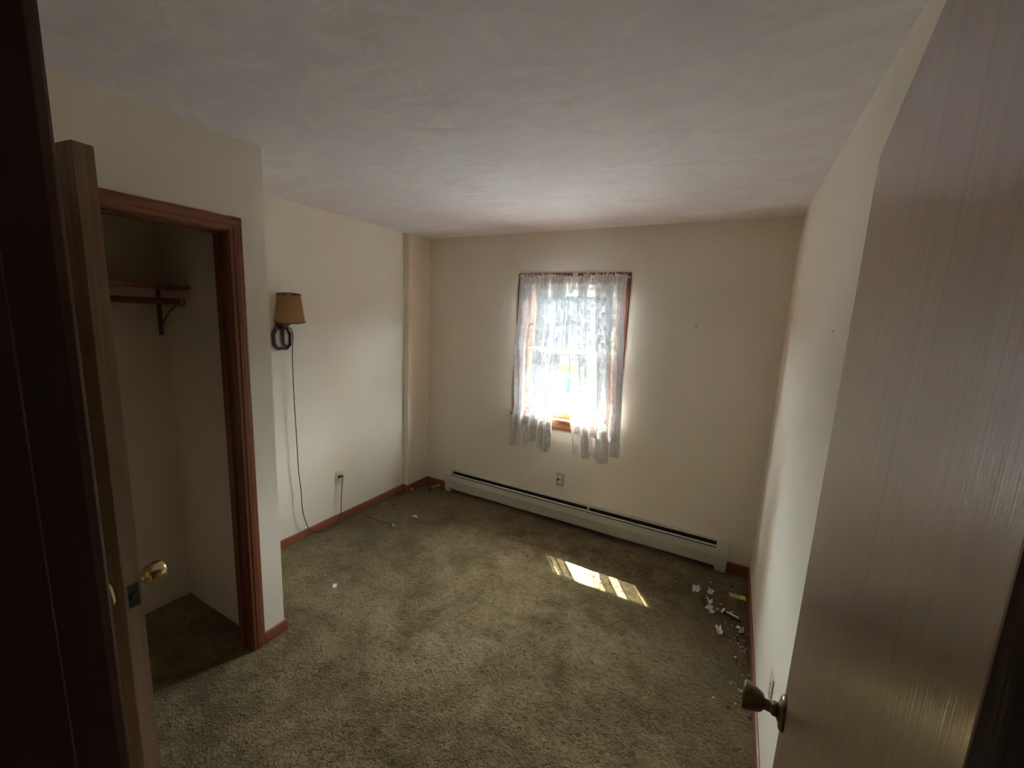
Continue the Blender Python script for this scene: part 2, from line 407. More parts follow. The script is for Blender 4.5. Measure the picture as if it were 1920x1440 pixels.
struct(b.build('wall_left', M['wall']), 'cream wall with the small lamp and a boxed-out corner', 'wall')
b = MB()
b.box((CX-0.11, -CY-0.11, -0.02), (CX, -CY, H)); b.box((0, -CY-0.11, -0.02), (CX-0.11, -CY, H))
b.box((CX-0.11, OY0+0.02, -0.02), (CX, -CY-0.11, H))
b.box((CX-0.11, FY, -0.02), (CX, OY1-0.02, H)); b.box((CX-0.11, OY1-0.02, OZ+0.02), (CX, OY0+0.02, H))
struct(b.build('wall_closet', M['wall']), 'cream wall of the projecting closet around its doorway', 'wall')
b = MB()
b.box((0, FY2, -0.02), (EX0-0.02, FY, H)); b.box((EX1+0.02, FY2, -0.02), (W+0.15, FY, H)); b.box((EX0-0.02, FY2, EZ+0.02), (EX1+0.02, FY, H))
struct(b.build('wall_front', M['wall']), 'cream entry wall around the doorway the view is taken from', 'wall')
b = MB(); b.box((HX0-0.1, HY1-0.1, 0), (HX0, FY2, H)); b.box((HX1, HY1-0.1, 0), (HX1+0.1, FY2, H)); b.box((HX0-0.1, HY1-0.1, 0), (HX1+0.1, HY1, H)); b.box((W+0.15, FY2-0.002, 0), (HX1+0.1, FY2+0.1, H))
struct(b.build('wall_hall', M['wall']), 'plain walls closing off the hallway behind the entry doorway', 'wall')

# baseboards: rounded-top profile
def bb_prof(sign, at):   # (offset, z)
    t = BT
    return [(at, -0.01), (at+sign*t, -0.01), (at+sign*t, BH-0.012), (at+sign*t*0.8, BH-0.004), (at+sign*t*0.35, BH), (at, BH)]
b = MB(); b.prism(bb_prof(1, 0.0), 'y', -CY, -BY); b.prism(bb_prof(1, BX), 'y', -BY-BT, 0); b.box((0, -BY-BT, -0.01), (BX, -BY, BH), 0.002)
struct(b.build('baseboard_left', M['casing_wood_y']), 'reddish brown baseboard under the wall lamp', 'baseboard')
b = MB(); b.prism(bb_prof(-1, W), 'y', FY, 0)
struct(b.build('baseboard_right', M['casing_wood_y']), 'reddish brown baseboard beside the litter', 'baseboard')
b = MB(); b.prism(bb_prof(-1, 0.0), 'x', BX, 0.352); b.prism(bb_prof(-1, 0.0), 'x', 2.858, W)
struct(b.build('baseboard_back', M['casing_wood_x']), 'short reddish brown baseboard pieces at both ends of the heater', 'baseboard')
b = MB(); b.prism(bb_prof(1, CX), 'y', -2.108, -CY+BT); b.box((0.02, -CY, -0.01), (CX+0.002, -CY+BT, BH), 0.002)
b.prism(bb_prof(1, CX), 'y', FY, -3.012)
struct(b.build('baseboard_closet', M['casing_wood_y']), 'reddish brown baseboard stub wrapping the closet corner', 'baseboard')
b = MB(); b.prism(bb_prof(1, FY), 'x', CX, 2.02); 
struct(b.build('baseboard_front', M['casing_wood_x']), 'reddish brown baseboard along the entry wall', 'baseboard')

# ------------------------------------------------------------------ closet casing (trim_1), jamb
def casing_face(prof_w=0.057, t=0.014):
    # cross profile over width w (0 = inner edge) and depth
    return [(0, 0), (0, t*0.55), (0.004, t*0.7), (0.016, t*0.72), (0.020, t*0.95), (0.040, t), (0.044, t*0.8), (0.051, t*0.8), (0.057, t*0.62), (0.057, 0)]
root = struct(empty('trim_1', (CX, OY0, 0)), 'reddish brown moulded casing and jamb of the closet doorway', 'trim')
def local(o, root):   # keep world placement under an unrotated root
    o.location = -Vector(root.location); return o
b = MB(); b.prism([(CX+d, -2.165+wd) for wd, d in casing_face()], 'z', -0.005, 2.111-0.0)
local(b.build('side_casing', M['casing_wood'], root), root)
b = MB(); b.prism([(CX+d, -2.960-wd) for wd, d in casing_face()], 'z', -0.005, 2.111)
local(b.build('side_casing', M['casing_wood'], root), root)
b = MB(); b.prism([(CX+d, 2.053+wd) for wd, d in casing_face()], 'y', -3.0105, -2.115)
b.v = [tuple(v) for v in b.v]
local(b.build('head_casing', M['casing_wood_y'], root), root)
b = MB(); b.box((CX-0.11, OY0, -0.01), (CX, OY0+0.02, OZ+0.02)); b.box((CX-0.11, OY1-0.02, -0.01), (CX, OY1, OZ+0.02)); b.box((CX-0.11, OY1, OZ), (CX, OY0, OZ+0.02))
b.box((CX-0.08, OY0-0.010, -0.01), (CX-0.045, OY0, OZ)); b.box((CX-0.08, OY1, -0.01), (CX-0.045, OY1+0.010, OZ)); b.box((CX-0.08, OY1, OZ-0.010), (CX-0.045, OY0, OZ))
local(b.build('jamb', M['casing_wood'], root), root)
b = MB(); b.box((CX-0.04, OY0-0.001, 0.985), (CX-0.012, OY0+0.001, 1.045), 0.0005)
local(b.build('strike_plate', M['dull_brass'], root), root)

# entry casing and jamb (trim_2)
root = struct(empty('trim_2', (EX0, FY, 0)), 'dark reddish wood jamb and casing of the entry doorway, beside the camera', 'trim')
flat_casing = [(0, 0), (0, 0.0085), (0.001, 0.0112), (0.003, 0.012), (0.018, 0.012), (0.020, 0.0105), (0.022, 0.012), (0.050, 0.012), (0.057, 0.008), (0.057, 0)]
b = MB(); b.prism([(EX0-0.002-wd, FY+d) for wd, d in flat_casing], 'z', -0.005, EZ+0.062)
local(b.build('side_casing', wood('glance lit brown jamb casing', (0.075, 0.035, 0.022), (0.13, 0.065, 0.042), 'z', 0.3, 60, 0.03, 0.12, 0.7), root), root)  # lighter than the jamb: glancing light put into the casing colour
b = MB(); b.prism([(EX1+0.005+wd, FY+d*0.6) for wd, d in casing_face()], 'z', -0.005, EZ+0.062)
local(b.build('side_casing', M['casing_wood'], root), root)
b = MB(); b.prism([(FY+d, EZ+0.005+wd) for wd, d in casing_face()], 'x', EX0-0.005, EX1+0.005)
local(b.build('head_casing', M['casing_wood_x'], root), root)
b = MB(); b.box((EX0-0.02, FY2, -0.01), (EX0, FY, EZ+0.02)); b.box((EX1, FY2, -0.01), (EX1+0.02, FY, EZ+0.02)); b.box((EX0, FY2, EZ), (EX1, FY, EZ+0.02))
local(b.build('jamb', M['jamb_wood'], root), root)
b = MB(); b.box((EX0, FY2+0.012, -0.01), (EX0+0.011, -3.066, EZ), 0.002); b.box((EX1-0.011, FY2+0.012, -0.01), (EX1, -3.066, EZ), 0.002); b.box((EX0, FY2+0.012, EZ-0.011), (EX1, -3.066, EZ), 0.002)
local(b.build('door_stop', M['jamb_wood'], root), root)

# ------------------------------------------------------------------ door knob sets
def knob(root, centre, axis, side, brass, label=None, style=0):
    ax = Vector(axis)
    r = MB().lathe([(0.0, 0), (0.033, 0), (0.0335, 0.003), (0.031, 0.007), (0.026, 0.009), (0.022, 0.0085), (0.016, 0.012), (0.0, 0.012)], centre, ax, 36, cap=False).build('rosette', M[brass], root)
    if style == 0:   # flared tulip knob
        prof = [(0.0, 0.010), (0.0135, 0.010), (0.0135, 0.020), (0.0105, 0.023), (0.0105, 0.034), (0.0165, 0.038), (0.0190, 0.041), (0.0245, 0.054), (0.0275, 0.068), (0.0272, 0.071), (0.024, 0.073), (0.0, 0.074)]
    else:
        prof = [(0.0, 0.010), (0.013, 0.010), (0.013, 0.020), (0.010, 0.023), (0.010, 0.032), (0.0195, 0.035), (0.0215, 0.038), (0.0255, 0.056), (0.0265, 0.066), (0.024, 0.072), (0.018, 0.0745), (0.0, 0.075)]
    k = MB().lathe(prof, centre, ax, 36, cap=False).build('knob', M[brass], root)
    return r, k

# entry door, swung open along the right-hand wall
dx, dy = 2.910-2.8195, -2.245+3.012
ang = math.atan2(dy, dx); LEN = math.hypot(dx, dy)
root = struct(empty('door_1', (2.8195, -3.012, 0.018), ang), 'tall brown satin wood door swung open along the wall, with a dull knob', 'door')
# local +x runs from the hinge to the free edge, local -y is away from the room side facing left
b = MB(); b.box((0.004, -0.035, 0.0), (LEN, 0.0, 2.016), 0.0012); b.build('slab', M['door_wood'], root)
b = MB(); b.box((LEN-0.0005, -0.028, 0.94), (LEN+0.0015, -0.007, 0.997), 0.0005); b.build('latch_plate', M['dull_brass'], root)
r1, k1 = knob(root, (LEN-0.06, 0.0, 0.969), (0, 1, 0), 1, 'dull_brass', style=0)
r1['label'] = 'round layered brass rosette'; k1['label'] = 'flared tarnished knob pointing into the room'
MB().box((LEN-0.064, 0.073, 0.967), (LEN-0.056, 0.0745, 0.971)).build('knob_button', M['dark_metal'], root)
for z in (0.22, 1.02, 1.80):
    b = MB(); b.tube([(0.0, -0.040, z-0.045), (0.0, -0.040, z+0.045)], 0.0055, 10); b.box((0.0, -0.0365, z-0.045), (0.03, -0.035, z+0.045))
    b.build('hinge', M['dull_brass'], root)

# closet door, swung open towards the entry
cdx, cdy = 1.572-(CX+0.022), None
cang = math.atan2(0.117, 0.993)
cl = 0.793
px, py = 1.572-cl*math.cos(cang), -2.859-cl*math.sin(cang)
root = struct(empty('door_2', (px, py, 0.018), cang), 'brown closet door swung open, seen almost edge-on beside the dark jamb', 'door')
b = MB(); b.box((0.0, 0.0, 0.0), (cl, 0.0345, 2.016), 0.0012); b.build('slab', M['closet_door_wood'], root)
b = MB(); b.box((cl-0.0003, 0.0008, 0.001), (cl+0.0012, 0.0337, 2.015), 0.0004); e = b.build('edge_band', M['edge_wood'], root); e['label'] = 'lighter brown narrow free edge of the door'
b = MB(); b.box((cl+0.0010, 0.0065, 1.011), (cl+0.0025, 0.028, 1.068), 0.0005); b.build('latch_plate', M['black_gap'], root)
b = MB(); b.box((cl+0.002, 0.010, 1.030), (cl+0.011, 0.023, 1.048), 0.003); b.build('latch_bolt', M['dark_metal'], root)
r2, k2 = knob(root, (cl-0.06, 0.0345, 1.037), (0, 1, 0), 1, 'brass', style=1)
k2['label'] = 'shiny brass knob on the closet side'
r3, k3 = knob(root, (cl-0.06, 0.0, 1.037), (0, -1, 0), 1, 'brass', style=1)
k3['label'] = 'brass knob on the entry side, mostly behind the jamb'

# ------------------------------------------------------------------ closet shelf, rod, bracket
b = MB(); b.box((0.0, FY+0.01, 1.800), (0.29, -CY-0.112, 1.819), 0.0015)
tag(b.build('closet_shelf', M['casing_wood_y']), 'dark wooden shelf high inside the closet', 'shelf')
b = MB(); b.tube([(0.25, FY+0.01, 1.737), (0.25, -2.150, 1.737)], 0.016, 16)
tag(b.build('closet_rod', M['casing_wood_y']), 'dark wooden hanging rod just under the closet shelf', 'rod')
root = tag(empty('shelf_bracket', (0, -2.138, 1.57)), 'thin grey metal bracket carrying the closet shelf and rod', 'bracket')
b = MB(); b.box((0.0, -2.148, 1.556), (0.004, -2.128, 1.800), 0.001); b.tube([(0.004, -2.138, 1.575), (0.012, -2.138, 1.575)], 0.006, 10); local(b.build('wall_leg', M['dull_brass'], root), root)
b = MB(); b.box((0.0, -2.148, 1.796), (0.285, -2.128, 1.7995), 0.001); local(b.build('shelf_arm', M['dull_brass'], root), root)
b = MB(); b.tube([(0.003, -2.138, 1.60), (0.10, -2.138, 1.68), (0.20, -2.138, 1.725), (0.232, -2.138, 1.722), (0.25, -2.138, 1.716), (0.268, -2.138, 1.722), (0.276, -2.138, 1.735), (0.272, -2.138, 1.752)], 0.0045, 8); local(b.build('brace_hook', M['dull_brass'], root), root)

# ------------------------------------------------------------------ window
root = struct(empty('window_1', (1.518, 0, 0.885)), 'wood framed sash window behind lace, with brown casing, stool and apron', 'window')
b = MB()
cw = casing_face()
b.prism([(WX0-0.005-wd, -d) for wd, d in cw], 'z', 0.905, 2.108); local(b.build('side_casing', M['casing_wood'], root), root)
b = MB(); b.prism([(WX1+0.003+wd, -d) for wd, d in cw], 'z', 0.905, 2.108); local(b.build('side_casing', M['casing_wood'], root), root)
b = MB(); b.prism([(-d, 2.051+wd) for wd, d in cw], 'x', WX0-0.055, WX1+0.053); local(b.build('head_casing', M['casing_wood_x'], root), root)
b = MB(); b.box((1.035, -0.040, 0.885), (2.006, 0.065, 0.905), 0.006); local(b.build('stool', M['window_wood'], root), root)
b = MB(); b.box((1.05, -0.014, 0.812), (1.988, 0.0, 0.885), 0.003); b.box((1.05, -0.017, 0.822), (1.988, -0.012, 0.838), 0.002); b.box((1.05, -0.017, 0.862), (1.988, -0.012, 0.874), 0.002)
local(b.build('apron', M['window_wood'], root), root)
b = MB(); b.box((WX0, 0.0, 0.905), (WX0+0.02, 0.16, WZ1)); b.box((WX1-0.02, 0.0, 0.905), (WX1, 0.16, WZ1)); b.box((WX0+0.02, 0.0, WZ1-0.02), (WX1-0.02, 0.16, WZ1)); b.box((WX0, 0.06, 0.885), (WX1, 0.18, 0.908))
local(b.build('jamb', M['window_wood_z'], root), root)
def sash(name, y0, y1, z0, z1, botrail, toprail):
    s = MB(); a0, a1 = WX0+0.022, WX1-0.022
    s.box((a0, y0, z0), (a0+0.04, y1, z1), 0.002); s.box((a1-0.04, y0, z0), (a1, y1, z1), 0.002)
    s.box((a0+0.04, y0, z0), (a1-0.04, y1, z0+botrail), 0.002); s.box((a0+0.04, y0, z1-toprail), (a1-0.04, y1, z1), 0.002)
    o = local(s.build(name, M['window_wood_z'], root), root)
    g = MB(); ym = (y0+y1)/2; g.box((a0+0.036, ym-0.0015, z0+botrail-0.004), (a1-0.036, ym+0.0015, z1-toprail+0.004))
    gl = g.build('glass', M['glass'], o)
    return o
sash('lower_sash', 0.035, 0.065, 0.907, 1.488, 0.045, 0.030)
sash('upper_sash', 0.080, 0.110, 1.460, 2.030, 0.030, 0.045)
b = MB(); b.box((1.44, 0.015, 1.487), (1.60, 0.05, 1.497), 0.003); local(b.build('sash_lock', M['dull_brass'], root), root)

root = tag(empty('window_blind', (1.518, 0.02, 1.93)), 'raised white mini blind bunched under the top of the window', 'blind')
b = MB(); b.box((WX0+0.022, 0.004, 2.000), (WX1-0.022, 0.030, 2.029), 0.003); local(b.build('headrail', M['white_trim'], root), root)
b = MB()
for i in range(15):
    z = 1.998-i*0.0034; b.box((WX0+0.026, 0.004, z-0.0016), (WX1-0.026, 0.029, z), 0.0004)
local(b.build('slat_stack', M['white_trim'], root), root)
b = MB(); b.box((WX0+0.026, 0.005, 1.930), (WX1-0.026, 0.028, 1.945), 0.002); local(b.build('bottom_rail', M['white_trim'], root), root)

# ------------------------------------------------------------------ lace curtains
def interp(tbl, t):
    for (a, va), (c, vc) in zip(tbl, tbl[1:]):
        if t <= c: return va+(vc-va)*(t-a)/(c-a)
    return tbl[-1][1]
def curtain(name, left, right, bot, ztop, phase, nf, cloth_w, inner_right, seedv):
    NU, NV = 200, 110
    zs_l = sorted((z, x) for x, z in left); zs_r = sorted((z, x) for x, z in right)
    zb0 = bot
    v = []; f = []; uvs = []
    for j in range(NV+1):
        t = j/NV     # 0 top .. 1 bottom
        for i in range(NU+1):
            u = i/NU
            zb = interp(zb0, u)
            z = ztop+(zb-ztop)*t
            zc = max(z, 0.64)
            xl = interp(zs_l, z) if z > zs_l[0][0] else zs_l[0][1]
            xr = interp(zs_r, z) if z > zs_r[0][0] else zs_r[0][1]
            # fold phase drifts with height
            ph = nf*2*math.pi*(u+0.035*math.sin(2.6*t+phase)+0.03*math.sin(7*u+phase*2))+phase
            amp = 0.012+0.026*min(1, t*1.6)
            wgt = 0.55+0.45*noise.noise(Vector((u*3.1+seedv, t*0.8, seedv)))+0.25
            d = math.sin(ph)+0.35*math.sin(2.3*ph+1.1)+0.3*noise.noise(Vector((u*9, t*2.5, seedv)))
            x = xl+(xr-xl)*u+0.010*math.cos(ph)*min(1, t*2)
            y = -0.062-amp*wgt*(d*0.6+0.35)
            if t < 0.035:      # gathered on the rod
                k = t/0.035; y = -0.058-0.010*math.sin(u*150+seedv)*(1)-0.004*k
            y = min(y, -0.047 if z > 0.95 or z < 0.8 else -0.055)
            if z < 0.80: y = min(y+0.012, -0.022)
            v.append((x, y, z)); 
            uvs.append(((1-u if inner_right else u)*cloth_w+(0 if inner_right else 2.0), (z-zb)))
    for j in range(NV):
        for i in range(NU):
            a = j*(NU+1)+i; f.append((a, a+1, a+NU+2, a+NU+1))
    # ruffled heading above the rod
    k = len(v); NR = 260
    xl = interp(zs_l, ztop); xr = interp(zs_r, ztop)
    for j in range(4):
        for i in range(NR+1):
            u = i/NR; s = j/3
            rz = 0.024+0.022*noise.noise(Vector((u*13, seedv, 1)))+0.008*math.sin(u*95)
            v.append((xl+(xr-xl)*u+0.006*s*math.sin(u*130), -0.058-0.016*s*math.sin(u*120+seedv)-0.004*math.sin(u*47)*s, ztop+s*rz))
            uvs.append((u*cloth_w+0.3, 1.445+0.02*s))
    for j in range(3):
        for i in range(NR):
            a = k+j*(NR+1)+i; f.append((a, a+NR+1, a+NR+2, a+1))
    me = bpy.data.meshes.new(name); me.from_pydata(v, [], f); me.update()
    uvl = me.uv_layers.new(name='cloth')
    for l in me.loops: uvl.data[l.index].uv = uvs[l.vertex_index]
    for p in me.polygons: p.use_smooth = True
    me.materials.append(M['lace'])
    o = bpy.data.objects.new(name, me); COL.objects.link(o); return o
L_out = [(1.080, 2.10), (1.086, 2.07), (1.090, 1.717), (1.069, 1.535), (1.088, 1.259), (1.098, 0.976), (1.060, 0.776), (1.047, 0.60)]
L_in = [(1.507, 2.10), (1.507, 2.06), (1.524, 1.735), (1.530, 1.520), (1.522, 1.470), (1.498, 1.302), (1.474, 1.098), (1.466, 0.892), (1.460, 0.70), (1.455, 0.60)]
R_in = [(1.512, 2.10), (1.512, 2.06), (1.530, 1.736), (1.540, 1.53), (1.562, 1.482), (1.594, 1.136), (1.605, 0.914), (1.625, 0.827), (1.650, 0.60)]
R_out = [(1.972, 2.10), (1.975, 2.08), (1.985, 1.755), (2.005, 1.355), (2.018, 0.982), (2.019, 0.854), (2.030, 0.60)]
botL = [(0, 0.601), (0.40, 0.618), (0.43, 0.668), (0.66, 0.671), (0.70, 0.615), (0.90, 0.600), (1.0, 0.665)]
botR = [(0, 0.634), (0.12, 0.645), (0.14, 0.618), (0.34, 0.618), (0.42, 0.640), (0.52, 0.615), (0.70, 0.598), (0.78, 0.630), (0.80, 0.690), (0.98, 0.672), (1.0, 0.700)]
c = curtain('lace_curtain', L_out, L_in, botL, 2.068, 0.6, 5.0, 1.05, True, 1.7)
tag(c, 'white lace curtain panel on the side of the wall lamp, narrower at its hem', 'curtain', 'lace curtain pair')
c = curtain('lace_curtain', R_in, R_out, botR, 2.070, 2.1, 5.0, 1.05, False, 5.3)
tag(c, 'white lace curtain panel on the side of the open brown door', 'curtain', 'lace curtain pair')
root = tag(empty('curtain_rod', (1.52, -0.055, 2.068)), 'thin white curtain rod inside the lace heading', 'curtain rod')
b = MB(); b.tube([(1.072, -0.045, 2.070), (1.985, -0.045, 2.073)], 0.004, 10); local(b.build('bar', M['white_trim'], root), root)
for x in (1.072, 1.985):
    b = MB(); b.tube([(x, -0.012, 2.071), (x, -0.045, 2.071)], 0.0042, 8); local(b.build('bracket', M['white_trim'], root), root)

# ------------------------------------------------------------------ baseboard heater
root = tag(empty('baseboard_heater', (1.6, -0.035, 0)), 'long grey green baseboard heater under the window', 'heater')
HX_A, HX_B = 0.352, 2.857
b = MB(); b.prism([(0, 0.02), (-0.003, 0.02), (-0.003, 0.196), (-0.026, 0.200), (-0.028, 0.207), (0.0, 0.211)], 'x', HX_A+0.06, HX_B-0.07)
o = local(b.build('back_panel', M['heater'], root), root)
b = MB(); b.prism([(-0.0045, 0.03), (-0.0075, 0.03), (-0.0075, 0.1945), (-0.0045, 0.1945)], 'x', HX_A+0.061, HX_B-0.071)
local(b.build('slot_shade', M['black_gap'], root), root)  # dark strip added to paint the shade inside the top slot
b = MB(); b.prism([(-0.037, 0.173), (-0.050, 0.170), (-0.050, 0.174), (-0.037, 0.177)], 'x', HX_A+0.065, HX_B-0.075)
local(b.build('damper', M['heater_light'], root), root)['label'] = 'pale adjustable damper blade along the top slot'
b = MB(); b.prism([(-0.058, 0.166), (-0.061, 0.166), (-0.074, 0.118), (-0.072, 0.040), (-0.058, 0.036), (-0.056, 0.039), (-0.069, 0.043), (-0.071, 0.117)], 'x', HX_A+0.06, HX_B-0.07)
local(b.build('front_panel', M['heater'], root), root)
b = MB(); b.box((HX_A+0.06, -0.054, 0.045), (HX_B-0.07, -0.006, 0.165)); b.tube([(HX_A+0.06, -0.03, 0.09), (HX_B-0.07, -0.03, 0.09)], 0.011, 10)  # solid block for the element, coloured black to paint the gaps dark
local(b.build('fin_element', M['black_gap'], root), root)['label'] = 'finned element block, painted black for the shade inside the casing'
cap = [(0, 0.012), (0, 0.211), (-0.028, 0.2085), (-0.050, 0.184), (-0.063, 0.168), (-0.074, 0.118), (-0.074, 0.012)]
for a, c in ((HX_A, HX_A+0.062), (HX_B-0.076, HX_B)):
    b = MB(); b.prism(cap, 'x', a, c); b.prism([(0, 0.0), (0, 0.014), (-0.068, 0.014), (-0.068, 0.0)], 'x', a+0.004, c)
    local(b.build('end_cap', M['heater'], root), root)
b = MB(); b.box((1.806, -0.045, 0.178), (1.822, -0.022, 0.2105), 0.002); b.box((1.803, -0.04, 0.176), (1.818, -0.03, 0.186), 0.001)
local(b.build('joint_clip', M['ivory'], root), root)

# ------------------------------------------------------------------ outlets
def outlet(name, label, face, plug_pos, mat='ivory', skip_top=False):
    """face: function (a, h, out) -> world point; a = sideways, h = up, out = off the wall"""
    root = tag(empty(name, face(0, 0, 0)), label, 'outlet')
    def bx(a0, a1, h0, h1, o0, o1, bev, nm, m, par=None):
        b = MB(); b.box(face(a0, h0, o0), face(a1, h1, o1), bev); o = b.build(nm, M[m], par or root)
        if par is None: local(o, root)
        return o
    bx(-0.035, 0.035, -0.057, 0.057, 0.0, 0.006, 0.0025, 'cover_plate', mat)
    for s in (-1, 1):
        bx(-0.0165, 0.0165, s*0.0195-0.0145, s*0.0195+0.0145, 0.005, 0.008, 0.004, 'receptacle', 'ivory' if mat == 'ivory' else 'white_plastic')
        b = MB()
        for q in (-0.0065, 0.0065): b.box(face(q-0.001, s*0.0195-0.001, 0.0075), face(q+0.001, s*0.0195+0.007, 0.0083))
        b.box(face(-0.002, s*0.0195-0.009, 0.0075), face(0.002, s*0.0195-0.005, 0.0083))
        local(b.build('slot', M['black_plastic'], root), root)
    bx(-0.003, 0.003, -0.003, 0.003, 0.005, 0.0072, 0.001, 'screw', 'ivory')
    return root
fl = lambda a, h, o: (o, -1.032+a, 0.368+h)
outlet('wall_outlet', 'ivory wall outlet with the black lamp plug in its upper socket', fl, None)
fb = lambda a, h, o: (1.5375+a, -o, 0.370+h)
outlet('wall_outlet', 'tan wall outlet under the window, with a round white plug-in', fb, None, 'ivory_dark')
fr = lambda a, h, o: (W-o, -1.488+a, 0.382+h)
outlet('wall_outlet', 'ivory outlet cover low on the wall behind the dull door knob', fr, None)
# night light / round plug in the back outlet
root = tag(empty('night_light', (1.533, -0.008, 0.385)), 'round white plug-in light in the outlet under the window', 'night light')
b = MB(); b.lathe([(0.0, 0), (0.019, 0), (0.021, 0.004), (0.020, 0.012), (0.015, 0.020), (0.0, 0.023)], (1.533, -0.008, 0.390), (0, -1, 0), 28, cap=False); local(b.build('body', M['white_plastic'], root), root)
b = MB(); b.lathe([(0.0, 0), (0.009, 0), (0.009, 0.006), (0.0, 0.008)], (1.530, -0.030, 0.382), (0, -1, 0), 16, cap=False); local(b.build('sensor', M['dark_metal'], root), root)
b = MB(); b.box((1.525, -0.022, 0.352), (1.548, -0.008, 0.372), 0.004); local(b.build('foot', M['white_plastic'], root), root)

# ------------------------------------------------------------------ wall lamp with its cord
root = tag(empty('wall_lamp', (0, -1.475, 1.51)), 'small wall lamp with tan burlap shade on dark wooden plaque', 'lamp')
cyl = -1.478
oct_ = [(-0.058, 1.478), (-0.062, 1.560), (-0.034, 1.605), (-0.030, 1.665), (0.038, 1.665), (0.036, 1.605), (0.062, 1.560), (0.058, 1.478), (0.036, 1.452), (-0.036, 1.452)]
b = MB(); b.prism([(cyl+a, z) for a, z in oct_], 'x', 0.0, 0.018)
# raised rim of the plaque
rim = [(-0.060, 1.480), (-0.062, 1.556), (-0.036, 1.600), (0.036, 1.600), (0.062, 1.556), (0.060, 1.480), (0.036, 1.452), (-0.036, 1.452), (-0.060, 1.480)]
b.tube([(0.020, cyl+a, z) for a, z in rim], 0.007, 8)
local(b.build('plaque', M['lamp_wood'], root), root)
b = MB(); b.prism([(cyl+a*0.72, 1.525+(z-1.525)*0.78) for a, z in [(-0.060, 1.480), (-0.062, 1.556), (-0.036, 1.600), (0.036, 1.600), (0.062, 1.556), (0.060, 1.480), (0.036, 1.452), (-0.036, 1.452)]], 'x', 0.018, 0.022)
local(b.build('inset_plate', M['lamp_plate'], root), root)['label'] = 'pale lavender grey plate set in the dark plaque'
b = MB()
b.tube([(0.032, cyl+0.002, 1.485), (0.034, cyl, 1.54), (0.036, cyl, 1.62)], [0.008, 0.009, 0.013], 10)
b.tube([(0.032, cyl+0.002, 1.487), (0.036, cyl+0.010, 1.474), (0.040, cyl+0.024, 1.475), (0.040, cyl+0.028, 1.482)], [0.008, 0.007, 0.005, 0.003], 8)
local(b.build('pump_handle', M['lamp_wood'], root), root)
b = MB(); b.prism([(0.0, 1.605), (0.060, 1.605), (0.130, 1.655), (0.135, 1.672), (0.0, 1.672)], 'y', cyl-0.020, cyl+0.022)
b.tube([(0.115, cyl, 1.665), (0.115, cyl, 1.70)], 0.016, 14)
local(b.build('arm', M['lamp_wood'], root), root)
b = MB(); b.tube([(0.115, cyl, 1.70), (0.115, cyl, 1.745)], 0.014, 14); local(b.build('socket', M['dull_brass'], root), root)
b = MB(); b.lathe([(0.0, 0), (0.012, 0.0), (0.014, 0.02), (0.028, 0.045), (0.029, 0.065), (0.016, 0.083), (0.0, 0.086)], (0.115, cyl, 1.735), (0, 0, 1), 20, cap=False); local(b.build('bulb', M['white_plastic'], root), root)
# shade: square-shouldered tapered, slightly tilted
def shade():
    v = []; f = []; n = 40
    zt, zb = 1.822, 1.640
    rows = [(0.0, 0.064), (0.05, 0.068), (0.5, 0.077), (0.93, 0.087), (1.0, 0.0885)]
    for off in (0.0, -0.0025):
        for t, r in rows:
            for k in range(n):
                a = 2*math.pi*k/n
                sq = 1.0+0.05*math.cos(4*a)*-1
                v.append((0.115+(r+off)*sq*math.cos(a)*0.98, cyl+(r+off)*sq*math.sin(a), zt+(zb-zt)*t))
    R = len(rows)
    for i in range(R-1):
        for k in range(n):
            f.append((i*n+k, i*n+(k+1) % n, (i+1)*n+(k+1) % n, (i+1)*n+k))
            j = R*n; f.append((j+i*n+k, j+(i+1)*n+k, j+(i+1)*n+(k+1) % n, j+i*n+(k+1) % n))
    for k in range(n):
        f.append((k, R*n+k, R*n+(k+1) % n, (k+1) % n)); q = (R-1)*n
        f.append((q+k, q+(k+1) % n, R*n+q+(k+1) % n, R*n+q+k))
    m = MB(); m.add([tilt(q) for q in v], f, True); return m
TILT = Matrix.Rotation(math.radians(8), 3, Vector((0.55, 0.84, 0)))
def tilt(q):
    c_ = Vector((0.115, cyl, 1.731)); return tuple(TILT @ (Vector(q)-c_)+c_)
sh = local(shade().build('lamp_shade', M['burlap'], root), root)
for z, r in ((1.820, 0.066), (1.643, 0.0885)):
    b = MB(); n = 40
    b.tube([tilt((0.115+r*(1-0.05*math.cos(4*2*math.pi*k/n))*math.cos(2*math.pi*k/n)*0.98, cyl+r*(1-0.05*math.cos(4*2*math.pi*k/n))*math.sin(2*math.pi*k/n), z)) for k in range(n+1)], 0.0045, 8, cap=False)
    b.build('trim_braid', M['burlap_trim'], sh)
b = MB(); b.tube([tilt((0.053, cyl, 1.815)), tilt((0.177, cyl, 1.815))], 0.0015, 6); b.tube([tilt((0.115, cyl-0.063, 1.815)), tilt((0.115, cyl+0.063, 1.815))], 0.0015, 6); b.build('wire_spider', M['dark_metal'], sh)
b = MB(); b.tube([(0.130, cyl+0.02, 1.70), (0.150, cyl+0.03, 1.655), (0.150, cyl+0.03, 1.625)], 0.0035, 8); local(b.build('switch_key', M['dark_metal'], root), root)
